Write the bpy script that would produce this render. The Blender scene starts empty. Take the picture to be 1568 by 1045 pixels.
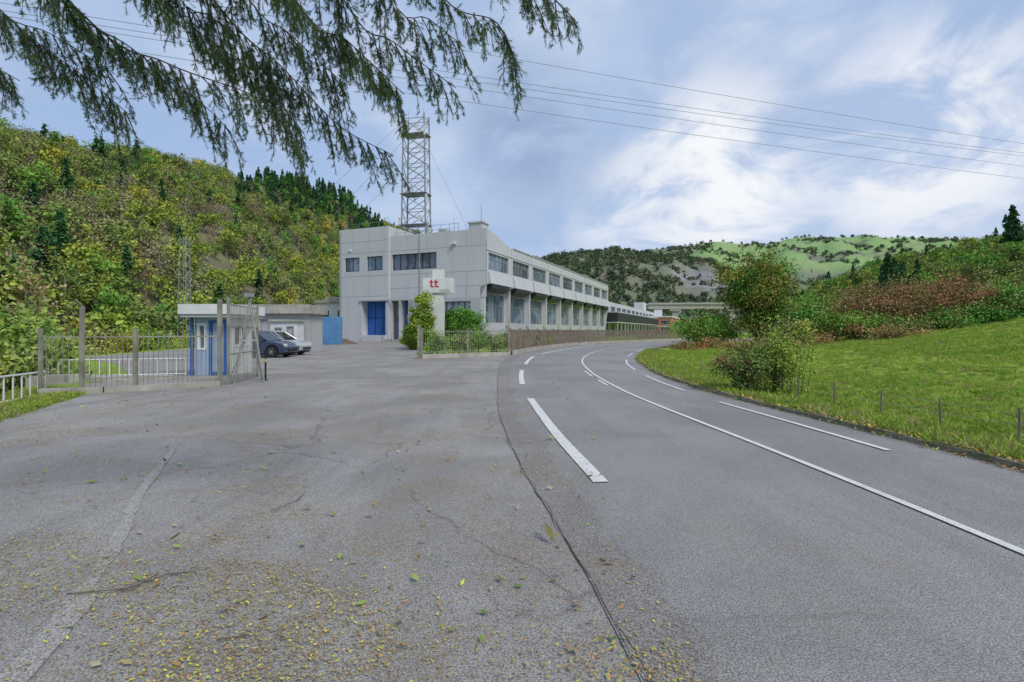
import bpy, math, random
import numpy as np
from mathutils import Vector
R=np.random.RandomState(7); random.seed(7)
scene=bpy.context.scene
scene.view_settings.view_transform='Standard'; scene.view_settings.look='None'; scene.view_settings.exposure=0
# ---------------------------------------------------------------- materials
def nt_new(name):
    m=bpy.data.materials.new(name); m.use_nodes=True; nt=m.node_tree
    b=nt.nodes['Principled BSDF']; return m,nt,b
def N(nt,t,**k):
    n=nt.nodes.new(t)
    for a,v in k.items(): setattr(n,a,v)
    return n
def c4(c): return (c[0],c[1],c[2],1)
def noise(nt,vec,scale,detail=4,rough=.6,dist=0):
    n=N(nt,'ShaderNodeTexNoise'); n.inputs['Scale'].default_value=scale; n.inputs['Detail'].default_value=detail
    n.inputs['Roughness'].default_value=rough; n.inputs['Distortion'].default_value=dist
    nt.links.new(vec,n.inputs['Vector']); return n.outputs['Fac']
def ramp(nt,f,a,b,lo=0.,hi=1.):
    n=N(nt,'ShaderNodeMapRange'); n.interpolation_type='SMOOTHSTEP'
    n.inputs[1].default_value=a; n.inputs[2].default_value=b; n.inputs[3].default_value=lo; n.inputs[4].default_value=hi
    nt.links.new(f,n.inputs[0]); return n.outputs[0]
def mix(nt,f,a,b,bt='MIX'):
    n=N(nt,'ShaderNodeMix',data_type='RGBA',blend_type=bt)
    for s,v in ((n.inputs[0],f),(n.inputs[6],a),(n.inputs[7],b)):
        if isinstance(v,(int,float)): s.default_value=v
        elif isinstance(v,tuple): s.default_value=c4(v)
        else: nt.links.new(v,s)
    return n.outputs[2]
def math2(nt,op,a,b=0.):
    n=N(nt,'ShaderNodeMath',operation=op)
    for s,v in ((n.inputs[0],a),(n.inputs[1],b)):
        if isinstance(v,(int,float)): s.default_value=v
        else: nt.links.new(v,s)
    return n.outputs[0]
def pos(nt): return N(nt,'ShaderNodeNewGeometry').outputs['Position']
def mapped(nt,p,sc):
    mp=N(nt,'ShaderNodeMapping'); mp.inputs['Scale'].default_value=sc; nt.links.new(p,mp.inputs[0]); return mp.outputs[0]
def bump(nt,b,h,strength,dist=.02):
    n=N(nt,'ShaderNodeBump'); n.inputs['Strength'].default_value=strength; n.inputs['Distance'].default_value=dist
    nt.links.new(h,n.inputs['Height']); nt.links.new(n.outputs[0],b.inputs['Normal'])
def pm(name,c1,c2=None,scale=1.,rough=.8,bmp=0,bs=30,metal=0,spec=.4,lo=.35,hi=.65,streak=0):
    m,nt,b=nt_new(name); p=pos(nt)
    c2=c2 or tuple(x*.82 for x in c1)
    col=mix(nt,ramp(nt,noise(nt,p,scale,6),lo,hi),c1,c2)
    if streak:
        col=mix(nt,ramp(nt,noise(nt,mapped(nt,p,(1.,1.,.07)),1.6,6,.7),.48,.75,0,streak),col,tuple(x*.55 for x in c1))
    nt.links.new(col,b.inputs['Base Color']); b.inputs['Roughness'].default_value=rough
    b.inputs['Metallic'].default_value=metal; b.inputs['Specular IOR Level'].default_value=spec
    if bmp: bump(nt,b,noise(nt,p,bs,5),bmp)
    return m
def leafmat(name,ca,cb,cc=None,scale=.25,trans=0.,g=1.,sat=1.):
    ca,cb=[tuple(x*g for x in c) for c in (ca,cb)]
    if cc: cc=tuple(x*g for x in cc)
    m,nt,b=nt_new(name); nt.nodes.remove(b); p=pos(nt); out=nt.nodes['Material Output']
    col=mix(nt,ramp(nt,noise(nt,p,scale,5),.4,.6),ca,cb)
    if cc:
        oi=N(nt,'ShaderNodeObjectInfo'); col=mix(nt,ramp(nt,oi.outputs['Random'],.4,1.),col,cc)
    at=N(nt,'ShaderNodeAttribute',attribute_name='tone')
    v=N(nt,'ShaderNodeHueSaturation'); v.inputs['Saturation'].default_value=sat; nt.links.new(at.outputs['Fac'],v.inputs['Value']); nt.links.new(col,v.inputs['Color'])
    d=N(nt,'ShaderNodeBsdfDiffuse'); nt.links.new(v.outputs[0],d.inputs[0])
    if trans>0:
        t=N(nt,'ShaderNodeBsdfTranslucent'); mx=N(nt,'ShaderNodeMixShader'); mx.inputs[0].default_value=trans
        nt.links.new(v.outputs[0],t.inputs[0]); nt.links.new(d.outputs[0],mx.inputs[1]); nt.links.new(t.outputs[0],mx.inputs[2]); nt.links.new(mx.outputs[0],out.inputs[0])
    else: nt.links.new(d.outputs[0],out.inputs[0])
    return m
def asphalt(name,base,dark,brown,litter=1.,crack=1.):
    m,nt,b=nt_new(name); p=pos(nt)
    col=mix(nt,ramp(nt,noise(nt,p,.35,5,.6,.6),.35,.68),base,dark)
    col=mix(nt,ramp(nt,noise(nt,p,1.3,6,.7),.5,.8,0,.45),col,brown)
    col=mix(nt,ramp(nt,noise(nt,mapped(nt,p,(1.6,.16,1)),1.,5,.6,.3),.46,.68,0,.6),col,dark)
    sp=noise(nt,p,95,3,.8); col=mix(nt,ramp(nt,sp,.40,.60,.0,1.),mix(nt,1.,col,(.46,.46,.46),'MULTIPLY'),mix(nt,1.,col,(1.38,1.38,1.38),'MULTIPLY'))
    sp2=noise(nt,p,26,6,.85); col=mix(nt,ramp(nt,sp2,.35,.7,0,.7),col,mix(nt,1.,col,(.66,.65,.64),'MULTIPLY'))
    l=math2(nt,'MULTIPLY',ramp(nt,noise(nt,p,.8,5,.7,.5),.46,.62),ramp(nt,noise(nt,p,45,3,.7),.51,.59))
    col=mix(nt,math2(nt,'MULTIPLY',l,.65*litter),col,(.22,.145,.05))
    v=N(nt,'ShaderNodeTexVoronoi',feature='DISTANCE_TO_EDGE'); v.inputs['Scale'].default_value=.33
    nz=N(nt,'ShaderNodeTexNoise'); nz.inputs['Scale'].default_value=1.7; nz.inputs['Detail'].default_value=6; nt.links.new(p,nz.inputs['Vector'])
    ad=N(nt,'ShaderNodeMix',data_type='VECTOR'); ad.inputs[0].default_value=.35; nt.links.new(p,ad.inputs[4]); nt.links.new(nz.outputs['Color'],ad.inputs[5]); nt.links.new(ad.outputs[1],v.inputs['Vector'])
    cr=math2(nt,'MULTIPLY',ramp(nt,v.outputs['Distance'],.0,.006,1,0),ramp(nt,noise(nt,p,.4,3),.44,.54))
    col=mix(nt,math2(nt,'MULTIPLY',cr,.5*crack),col,(.08,.075,.07))
    nt.links.new(col,b.inputs['Base Color']); b.inputs['Roughness'].default_value=.78; b.inputs['Specular IOR Level'].default_value=.4
    bump(nt,b,sp,.6,.006); return m
M={}
M['lot']=asphalt('lot_asphalt',(.36,.342,.318),(.245,.232,.217),(.27,.232,.18),1.4,1)
M['road']=asphalt('road_asphalt',(.31,.298,.287),(.235,.226,.218),(.262,.236,.205),.4,.5)
M['seal']=asphalt('patch_asphalt',(.40,.38,.355),(.33,.315,.29),(.30,.265,.21),.9,.2)
M['brownroad']=asphalt('worn_asphalt',(.288,.268,.248),(.22,.205,.192),(.27,.23,.19),1.1,.6)
M['tar']=pm('tar_joint',(.12,.11,.10),(.22,.205,.185),5,.8)
def paintmat():
    m,nt,b=nt_new('road_paint'); p=pos(nt)
    col=mix(nt,ramp(nt,noise(nt,p,18,6,.85),.50,.66,0,.85),(.66,.65,.62),(.34,.33,.31))
    col=mix(nt,ramp(nt,noise(nt,p,1.1,4,.7),.45,.7,0,.4),col,(.42,.40,.37))
    nt.links.new(col,b.inputs['Base Color']); b.inputs['Roughness'].default_value=.6; return m
M['paint']=paintmat()
def groundmat():
    m,nt,b=nt_new('grass_ground'); p=pos(nt)
    col=mix(nt,ramp(nt,noise(nt,p,.18,6,.65),.35,.65),(.33,.46,.065),(.22,.36,.05))
    col=mix(nt,ramp(nt,noise(nt,p,2.2,6,.75),.45,.75,0,.6),col,(.36,.40,.09))
    col=mix(nt,ramp(nt,noise(nt,p,12,6,.8),.45,.7,0,.55),col,(.15,.22,.045))
    col=mix(nt,ramp(nt,noise(nt,p,.5,5,.8),.60,.72,0,.6),col,(.36,.29,.13))
    nt.links.new(col,b.inputs['Base Color']); b.inputs['Roughness'].default_value=.95; b.inputs['Specular IOR Level'].default_value=.1
    bump(nt,b,noise(nt,p,9,6,.8),1.,.10); return m
M['ground']=groundmat()
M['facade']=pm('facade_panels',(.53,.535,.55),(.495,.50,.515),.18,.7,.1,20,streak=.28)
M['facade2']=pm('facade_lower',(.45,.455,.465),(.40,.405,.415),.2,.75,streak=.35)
M['joint']=pm('panel_joint',(.36,.365,.38))
M['darkj']=pm('dark_trim',(.03,.032,.037),rough=.5)
M['blue']=pm('blue_paint',(.03,.13,.42),(.025,.10,.34),.5,.5,streak=.3)
M['palebl']=pm('pale_blue_wall',(.34,.43,.55),(.28,.37,.50),.8,.6,streak=.3)
M['white']=pm('white_paint',(.70,.70,.69),(.60,.60,.59),1,.6,streak=.25)
M['conc']=pm('concrete',(.42,.40,.36),(.29,.275,.24),1.5,.9,.3,25,streak=.4)
M['roof']=pm('roof_gravel',(.25,.25,.25))
M['metal']=pm('galvanised_metal',(.36,.38,.38),(.26,.27,.27),3,.5,metal=.3)
M['mast']=pm('mast_steel',(.36,.38,.40),(.25,.26,.27),2,.5,metal=.2)
M['rust']=pm('fence_brown',(.24,.20,.155),(.16,.13,.10),2,.7)
M['fence']=pm('fence_paint',(.30,.30,.24),(.19,.18,.14),2,.6)
M['brick']=pm('orange_brick',(.45,.20,.14),(.36,.17,.12),1)
M['red']=pm('sign_red',(.65,.02,.03),rough=.4)
M['tire']=pm('tyre_rubber',(.02,.02,.02)); M['rim']=pm('alloy_rim',(.45,.45,.46),rough=.3,metal=.7)
M['bark']=pm('bark',(.13,.10,.075),(.06,.05,.04),8,.9,.6,20)
M['barkg']=pm('bark_grey',(.26,.23,.19),(.17,.15,.12),5,.9)
M['cable']=pm('cable',(.20,.22,.26)); M['yellow']=pm('yellow_paint',(.6,.42,.04)); M['black']=pm('black_plastic',(.02,.02,.02))
M['mud']=pm('leaf_mould',(.17,.12,.08),(.1,.075,.05),3,.95,.5,12)
M['kerbst']=pm('mossy_kerb_stone',(.20,.18,.14),(.10,.11,.06),4,.95,.6,14)
def glass(name,c1,c2,sc=.5):
    m,nt,b=nt_new(name); p=pos(nt)
    col=mix(nt,ramp(nt,noise(nt,p,sc,2),.45,.55),c1,c2); nt.links.new(col,b.inputs['Base Color'])
    b.inputs['Roughness'].default_value=.08; b.inputs['Specular IOR Level'].default_value=.8; return m
M['glass']=glass('window_glass',(.03,.04,.055),(.10,.13,.17))
M['glassb']=glass('window_blinds',(.08,.12,.18),(.22,.27,.34),.35)
M['carglass']=glass('car_glass',(.015,.018,.02),(.02,.022,.025))
def carpaint(name,c):
    m,nt,b=nt_new(name); b.inputs['Base Color'].default_value=c4(c); b.inputs['Metallic'].default_value=.35; b.inputs['Roughness'].default_value=.28; b.inputs['Coat Weight'].default_value=.6; return m
M['carblue']=carpaint('car_paint_navy',(.05,.06,.13)); M['carsil']=carpaint('car_paint_silver',(.48,.50,.52))
M['lightred']=pm('tail_lamp',(.35,.01,.01),rough=.2); M['lamp']=pm('head_lamp',(.7,.7,.72),rough=.1)
# ---------------------------------------------------------------- builders
def link(o,parent=None,col=None):
    (col or scene.collection).objects.link(o)
    if parent: o.parent=parent
    return o
def empty(name,loc=(0,0,0),rz=0):
    o=bpy.data.objects.new(name,None); o.location=loc; o.rotation_euler=(0,0,rz); scene.collection.objects.link(o); return o
class B:
    def __init__(s): s.v=[];s.f=[];s.m=[];s.mats=[];s.t=[]
    def mi(s,k):
        m=M[k] if isinstance(k,str) else k
        if m not in s.mats: s.mats.append(m)
        return s.mats.index(m)
    def add(s,vs,fs,k,tone=1.):
        n=len(s.v); s.v+= [tuple(v) for v in vs]; s.f+=[tuple(i+n for i in f) for f in fs]; s.m+=[s.mi(k)]*len(fs); s.t+=[tone]*len(vs)
    def box(s,x0,x1,y0,y1,z0,z1,k):
        s.add([(x0,y0,z0),(x1,y0,z0),(x1,y1,z0),(x0,y1,z0),(x0,y0,z1),(x1,y0,z1),(x1,y1,z1),(x0,y1,z1)],
              [(0,3,2,1),(4,5,6,7),(0,1,5,4),(1,2,6,5),(2,3,7,6),(3,0,4,7)],k)
    def quad(s,a,b,c,d,k): s.add([a,b,c,d],[(0,1,2,3)],k)
    def tube(s,p0,p1,r0,r1,k,n=5,tone=1.):
        p0=Vector(p0);p1=Vector(p1);d=(p1-p0)
        if d.length<1e-6: return
        d.normalize(); a=d.orthogonal().normalized(); b=d.cross(a)
        vs=[]
        for p,r in((p0,r0),(p1,r1)):
            for i in range(n):
                t=2*math.pi*i/n; vs.append(p+(a*math.cos(t)+b*math.sin(t))*r)
        fs=[(i,(i+1)%n,n+(i+1)%n,n+i) for i in range(n)]+[tuple(range(n))[::-1],tuple(range(n,2*n))]
        s.add(vs,fs,k,tone)
    def bar(s,p0,p1,w,k): s.tube(p0,p1,w/2,w/2,k,4)
    def prism(s,pts,y0,y1,k):
        n=len(pts); s.add([(x,y0,z) for x,z in pts]+[(x,y1,z) for x,z in pts],[tuple(range(n)),tuple(range(n,2*n))[::-1]]+[((i+1)%n,i,n+i,n+(i+1)%n) for i in range(n)],k)
    def done(s,name,parent=None,loc=None,rz=None,bevel=0,smooth=False,col=None):
        me=bpy.data.meshes.new(name); me.from_pydata(s.v,[],s.f)
        for m in s.mats: me.materials.append(m)
        me.polygons.foreach_set('material_index',s.m)
        at=me.attributes.new('tone','FLOAT','POINT'); at.data.foreach_set('value',s.t)
        if smooth: me.polygons.foreach_set('use_smooth',[True]*len(s.f))
        me.update(); o=bpy.data.objects.new(name,me); link(o,parent,col)
        if loc: o.location=loc
        if rz is not None: o.rotation_euler[2]=rz
        if bevel:
            b=o.modifiers.new('bev','BEVEL'); b.width=bevel; b.segments=2; b.limit_method='ANGLE'
        return o
def leafquads(C,L,W,rng,bias=None):
    n=len(C); a=rng.randn(n,3)
    if bias is not None: a+=bias
    a/=np.linalg.norm(a,axis=1)[:,None]; r=rng.randn(n,3); b=np.cross(a,r); b/=np.linalg.norm(b,axis=1)[:,None]+1e-9
    s=(.6+.8*rng.rand(n))[:,None]
    V=np.empty((n,4,3)); V[:,0]=C-a*L*s; V[:,1]=C+b*W*s; V[:,2]=C+a*L*s; V[:,3]=C-b*W*s
    return V.reshape(-1,3)
def addleaves(b,V,k,tones):
    n=len(b.v); q=len(V)//4; b.v+=list(map(tuple,V.tolist())); b.f+=[(n+4*i,n+4*i+1,n+4*i+2,n+4*i+3) for i in range(q)]
    b.m+=[b.mi(k)]*q; b.t+=np.repeat(tones,4).tolist()
def tree(b,x,y,z,H,Rx,th,nc,nl,leaf,k,seed,bark='bark',limbs=True,squash=1.,cr=.30,k2=None,p2=.0):
    rng=np.random.RandomState(seed); cz=z+th+(H-th)*.5; hz=(H-th)*.5
    d=rng.randn(nc,3); d/=np.linalg.norm(d,axis=1)[:,None]; r=rng.rand(nc)**.45
    lob=1+.22*np.sin(3*np.arctan2(d[:,1],d[:,0])+seed)+.15*np.sin(5*d[:,2]+seed*2)
    C=np.array([x,y,cz])+d*(r*lob)[:,None]*np.array([Rx*.82,Rx*.82*squash,hz*.85])
    for i,c in enumerate(C):
        rr=cr*Rx*(.6+.8*rng.rand()); L=c+rng.randn(nl,3)*rr*np.array([.6,.6,.45])
        L=L[L[:,2]>z+.02]
        addleaves(b,leafquads(L,leaf,leaf*.6,rng),k2 if (k2 and rng.rand()<p2) else k,(.55+.75*rng.rand())*(.85+.3*rng.rand(len(L))))
    if limbs:
        tr=max(.03,H*.02); top=(x+rng.randn()*.2,y+rng.randn()*.2,z+th+(H-th)*.6)
        mid=(x+rng.randn()*.1,y,z+th); b.tube((x,y,z-.3),mid,tr*1.3,tr,bark,7); b.tube(mid,top,tr,tr*.3,bark,6)
        for c in C[::2]:
            f=rng.rand()*.7; s=Vector(mid).lerp(Vector(top),f); m=s.lerp(Vector(c),.55)+Vector((0,0,.06*H*(rng.rand()-.3)))
            b.tube(s,m,tr*.45,tr*.25,bark,4); b.tube(m,c,tr*.25,tr*.08,bark,4)
def conifer(b,x,y,z,H,Rx,n,leaf,k,seed):
    rng=np.random.RandomState(seed); b.tube((x,y,z-.3),(x,y,z+H*.97),H*.02,H*.003,'bark',6)
    nb=n//14
    for i in range(nb):
        t=.06+.94*rng.rand()**1.2; a=rng.rand()*6.283; rl=Rx*(1-t)**.8*(.65+.5*rng.rand())+.05
        u=rng.rand(14)**.7; L=np.stack([x+np.cos(a)*rl*u,y+np.sin(a)*rl*u,z+H*t-u*rl*.3+0*u],1)+rng.randn(14,3)*leaf*.5
        addleaves(b,leafquads(L,leaf,leaf*.45,rng,np.array([math.cos(a),math.sin(a),-.6])*1.5),k,np.full(14,.6+.7*rng.rand()))
def col_new(n): return bpy.data.collections.new(n)
def scatter_obj(name,P,S,E,coll,idx=None,parent=None):
    P=np.asarray(P,dtype=float); me=bpy.data.meshes.new(name); me.from_pydata(P.tolist(),[],[])
    a=me.attributes.new('scl','FLOAT','POINT'); a.data.foreach_set('value',np.asarray(S,dtype=float))
    a=me.attributes.new('rot','FLOAT_VECTOR','POINT'); a.data.foreach_set('vector',np.asarray(E,dtype=float).ravel())
    if idx is None: idx=(R.rand(len(P))*len(coll.objects)).astype(int)
    a=me.attributes.new('idx','INT','POINT'); a.data.foreach_set('value',[int(i) for i in idx])
    o=bpy.data.objects.new(name,me); link(o,parent)
    g=bpy.data.node_groups.new(name+'_gn','GeometryNodeTree')
    g.interface.new_socket('Geometry',in_out='INPUT',socket_type='NodeSocketGeometry'); g.interface.new_socket('Geometry',in_out='OUTPUT',socket_type='NodeSocketGeometry')
    i=g.nodes.new('NodeGroupInput'); ou=g.nodes.new('NodeGroupOutput'); ip=g.nodes.new('GeometryNodeInstanceOnPoints')
    ci=g.nodes.new('GeometryNodeCollectionInfo'); ci.inputs['Collection'].default_value=coll; ci.inputs['Separate Children'].default_value=True; ci.inputs['Reset Children'].default_value=True
    def na(n,t):
        x=g.nodes.new('GeometryNodeInputNamedAttribute'); x.data_type=t; x.inputs[0].default_value=n
        return [q for q in x.outputs if q.enabled and q.name=='Attribute'][0]
    e=g.nodes.new('FunctionNodeEulerToRotation'); g.links.new(na('rot','FLOAT_VECTOR'),e.inputs[0])
    g.links.new(i.outputs[0],ip.inputs['Points']); g.links.new(ci.outputs[0],ip.inputs['Instance']); ip.inputs['Pick Instance'].default_value=True
    g.links.new(na('idx','INT'),ip.inputs['Instance Index']); g.links.new(e.outputs[0],ip.inputs['Rotation']); g.links.new(na('scl','FLOAT'),ip.inputs['Scale'])
    g.links.new(ip.outputs[0],ou.inputs[0]); md=o.modifiers.new('inst','NODES'); md.node_group=g; return o
def rotz(n,rng): return np.stack([np.zeros(n),np.zeros(n),rng.rand(n)*6.28],1)
def cat(P,step=.7):
    P=[np.array(p,float) for p in P]; P=[2*P[0]-P[1]]+P+[2*P[-1]-P[-2]]; out=[]
    for i in range(1,len(P)-2):
        n=max(2,int(np.linalg.norm(P[i+1]-P[i])/step))
        for j in range(n):
            t=j/n; out.append(.5*((2*P[i])+(-P[i-1]+P[i+1])*t+(2*P[i-1]-5*P[i]+4*P[i+1]-P[i+2])*t*t+(-P[i-1]+3*P[i]-3*P[i+1]+P[i+2])*t**3))
    out.append(P[-2]); return np.array(out)
def sn(x,y,s,seed=0):
    r=np.random.RandomState(seed); v=0
    for i in range(7):
        a=r.rand()*6.28; f=(.5+1.5*r.rand())*2*math.pi/s; v=v+np.sin((x*math.cos(a)+y*math.sin(a))*f+r.rand()*6.28)
    return v/3.
# ---------------------------------------------------------------- road layout (metres)
RL=cat([(.75,-14),(.65,0),(.58,2.33),(.36,4.27),(.12,5.86),(-.1,8),(-.23,9.4),(-.37,13.3),(-.5,19),(-.46,25.6),(.2,32),(1.8,39),(5.5,50),(10.5,60),(18,70),(28,82),(42,94),(60,104),(85,112),(125,118)])
RR=cat([(6.0,-14),(5.9,0),(5.73,5.7),(5.45,8.6),(5.05,12.7),(5.1,17),(5.6,21.3),(6.9,28.5),(9.2,36),(11,41),(13.4,46.4),(19.3,57),(28,68),(40,80),(58,92),(84,100),(125,106)])
def redge(y): return np.interp(y,RR[:,1],RR[:,0])
def sstep(t): t=np.clip(t,0,1); return t*t*(3-2*t)
LX=([-14,5,8.1,12.7,14,18,24,30,66,200],[-9.5,-9,-8.6,-10.6,-12.4,-13.5,-19,-26,-32,-34])
def height(x,y):
    d=np.maximum(x-redge(y)-.5,0); f=.008*d+.0026*np.minimum(d,34)**2+.14*np.maximum(d-34,0)
    f=np.minimum(f,13)*(1-sstep((y-66)/60)); f=f+np.where(d>0,.04*sn(x,y,6,3)*np.clip(d/3,0,1)-.05*np.exp(-(d-.8)**2/.5),0)
    xl=np.interp(y,LX[0],LX[1]); g=-5.*sstep((xl-x-.6)/7.)
    return f+g
def H_(x,y): return float(height(np.array(float(x)),np.array(float(y))))
def road_strip(b,A,C,z,k):
    n=len(A); b.add([(p[0],p[1],z) for p in A]+[(p[0],p[1],z) for p in C],[(i,n+i,n+i+1,i+1) for i in range(n-1)],k)
def resamp(P,n):
    s=np.r_[0,np.cumsum(np.linalg.norm(np.diff(P,axis=0),axis=1))]; t=np.linspace(0,s[-1],n); return np.stack([np.interp(t,s,P[:,0]),np.interp(t,s,P[:,1])],1)
def offs(P,w):
    T=np.gradient(P,axis=0); T/=np.linalg.norm(T,axis=1)[:,None]; Nn=np.stack([T[:,1],-T[:,0]],1); return P+Nn*w
gx=np.unique(np.r_[np.linspace(-3500,-200,14),np.linspace(-200,-50,20),np.arange(-50,-6,.7),np.arange(-6,30,.5),np.arange(30,70,1.),np.linspace(70,200,30),np.linspace(200,3500,14)])
gy=np.unique(np.r_[np.linspace(-3500,-30,12),np.arange(-30,60,.7),np.arange(60,130,2),np.linspace(130,400,20),np.linspace(400,3500,14)])
X,Y=np.meshgrid(gx,gy); Z=height(X,Y)
me=bpy.data.meshes.new('ground'); nx=len(gx); ny=len(gy)
me.from_pydata(np.stack([X,Y,Z],-1).reshape(-1,3).tolist(),[],[(j*nx+i,j*nx+i+1,(j+1)*nx+i+1,(j+1)*nx+i) for j in range(ny-1) for i in range(nx-1)])
me.materials.append(M['ground']); me.polygons.foreach_set('use_smooth',[True]*len(me.polygons)); link(bpy.data.objects.new('ground',me))
b=B(); lot=[(-9.4,-14),(-9.1,5),(-8.7,8.1),(-10.4,12.4),(-12.4,14.6),(-13.4,18),(-18.5,24),(-25.5,30),(-31,64),(-28,90),(-4,90),(20,76),(14,66),(5.6,50.2),(2,39.5),(.3,32),(-.3,25.6),(.2,10),(.8,2),(1,-14)]
b.add([(x,y,.012) for x,y in lot],[tuple(range(len(lot)))],'lot'); b.done('forecourt_pavement')
A=resamp(RL,220); C=resamp(RR,220)
b=B(); road_strip(b,A,C,.02,'road'); b.done('road')
b=B(); s2=cat([tuple(p) for p in RL[(RL[:,1]<34)][::3]],.12); w=.38+.07*sn(s2[:,0],s2[:,1],3,5)+.05*sn(s2[:,0],s2[:,1],.7,6)+.03*sn(s2[:,0],s2[:,1],.22,7); road_strip(b,s2,s2+np.stack([w,0*w],1),.024,'brownroad'); b.done('worn_road_edge')
b=B(); jj=s2+np.stack([.02*sn(s2[:,0],s2[:,1],1.1,8)+.014*sn(s2[:,0],s2[:,1],.5,9),0*w],1); wj=.005+.003*sn(s2[:,0],s2[:,1],.9,11); wj=np.stack([np.maximum(wj,.001),0*wj],1); road_strip(b,jj-wj,jj+wj,.029,'tar'); b.done('pavement_joint')
b=B()
def mark(P,w,step=.4,z=.033):
    P=cat(P,step); road_strip(b,offs(P,-w/2),offs(P,w/2),z,'paint')
mark([(.92,5.3),(.66,8),(.42,11.8)],.16); mark([(.3,14.9),(.31,17.4),(.39,20.2)],.16); mark([(.62,23.6),(.9,27.2),(1.3,30.6)],.16)
mark([(1.9,33.5),(3.2,38.3),(6.9,49),(12,58.6),(19.2,68.5),(29,80),(43,92)],.16)
mark([(3.75,-14),(3.7,0),(3.62,3.6),(3.43,6.5),(3.05,10.8),(2.9,14),(3.0,19.6),(3.75,27.3),(5.6,35.8),(8.3,44),(11.9,52),(17,61),(24,71),(34,82),(50,94)],.085)
mark([(2.72,14.6),(2.72,16.2)],.08); mark([(2.73,17.4),(2.8,19.8)],.08)
for s in ([(4.93,6.7),(4.75,9),(4.54,11.2)],[(4.49,13.3),(4.5,15.4),(4.62,17.7)],[(4.9,20.4),(5.4,24),(6.1,27.3)],[(7.1,31.3),(8.3,35.2)],[(9.4,38.4),(11,42.8)],[(12.2,45.8),(14.7,50.6)],[(5.05,-2),(5.0,3)]): mark(s,.09)
b.done('road_markings')
b=B(); P=cat([(-2.0,1.2),(-2.34,2.54),(-3.0,3.9),(-3.6,4.95),(-4.5,6.8)],.12); wv=.08+.015*sn(P[:,0],P[:,1],1.,2)+.02*sn(P[:,0],P[:,1],.3,4)
wv=wv*np.linspace(1,.5,len(wv)); road_strip(b,P-np.stack([wv,0*wv],1),P+np.stack([wv,0*wv],1),.019,'seal'); b.done('asphalt_repair_strip')
b=B(); P=cat([tuple(p) for p in RR[RR[:,1]<60][::2]],.3); jz=.09+.015*sn(P[:,0],P[:,1],.9,61); n=len(P)
O=[offs(P,q) for q in (.0,.03,.15,.19)]; Zs=[0*jz+.02,jz,jz,0*jz+.02]
for q in range(3):
    b.add([(p[0],p[1],z) for p,z in zip(O[q],Zs[q])]+[(p[0],p[1],z) for p,z in zip(O[q+1],Zs[q+1])],[(i,n+i,n+i+1,i+1) for i in range(n-1)],'kerbst')
b.done('kerb')
b=B(); bed=[(-5.0,28.9),(-.2,32.5),(1.3,39),(5,50.5),(9,59),(3,62),(-6,60),(-8.5,52),(-8.0,44),(-6.2,36)]
b.add([(x,y,.03) for x,y in bed],[tuple(range(len(bed)))],'ground'); b.done('planted_bed')
# ---------------------------------------------------------------- foliage materials
G=1.12
LM={'yg':leafmat('leaf_yellow_green',(.31,.39,.07),(.24,.33,.06),(.34,.37,.08),g=G),
'ol':leafmat('leaf_olive',(.22,.29,.08),(.16,.24,.065),(.26,.28,.10),g=G),
'br':leafmat('leaf_brown_grey',(.31,.26,.17),(.26,.23,.16),(.33,.25,.14),g=G),
'dk':leafmat('leaf_conifer',(.05,.13,.055),(.035,.10,.04),(.07,.15,.055),g=1.),
'gr':leafmat('leaf_green',(.14,.29,.055),(.10,.22,.045),(.18,.31,.06),g=G),
'ye':leafmat('leaf_yellow',(.48,.42,.07),(.38,.39,.06),(.48,.38,.06),g=G),
'au':leafmat('leaf_autumn_mix',(.28,.24,.065),(.18,.23,.05),None,.9,g=G),
'rd':leafmat('heather_red_brown',(.34,.165,.10),(.24,.17,.08),(.36,.19,.11),.5,g=G),
'fn':leafmat('dry_fern',(.37,.19,.08),(.28,.18,.08),(.38,.23,.11),.8,g=G),
'ndl':leafmat('cedar_needles',(.15,.25,.09),(.09,.165,.065),None,2.,.3,g=G),
'gra':leafmat('grass_blades',(.33,.46,.07),(.24,.38,.055),(.40,.43,.11),.7,.3),
'dry':leafmat('dry_grass',(.44,.38,.18),(.34,.30,.14),(.38,.31,.15),.7,.3)}
hill=col_new('hill_tree_kinds')
for i,(k,cr) in enumerate([('yg',.3),('yg',.3),('ol',.3),('ol',.3),('br',.34),('br',.36),('gr',.3),('dk',0),('dk',0),('ye',.3)]):
    b=B()
    if k=='dk': conifer(b,0,0,0,9.5,2.1,900,.34,LM[k],40+i)
    else: tree(b,0,0,0,8.6,2.5,1.5,28,22 if k!='br' else 16,.24 if k!='br' else .15,LM[k],60+i,'barkg',True,1,cr)
    b.done('kind_%02d'%i,col=hill)
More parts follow.
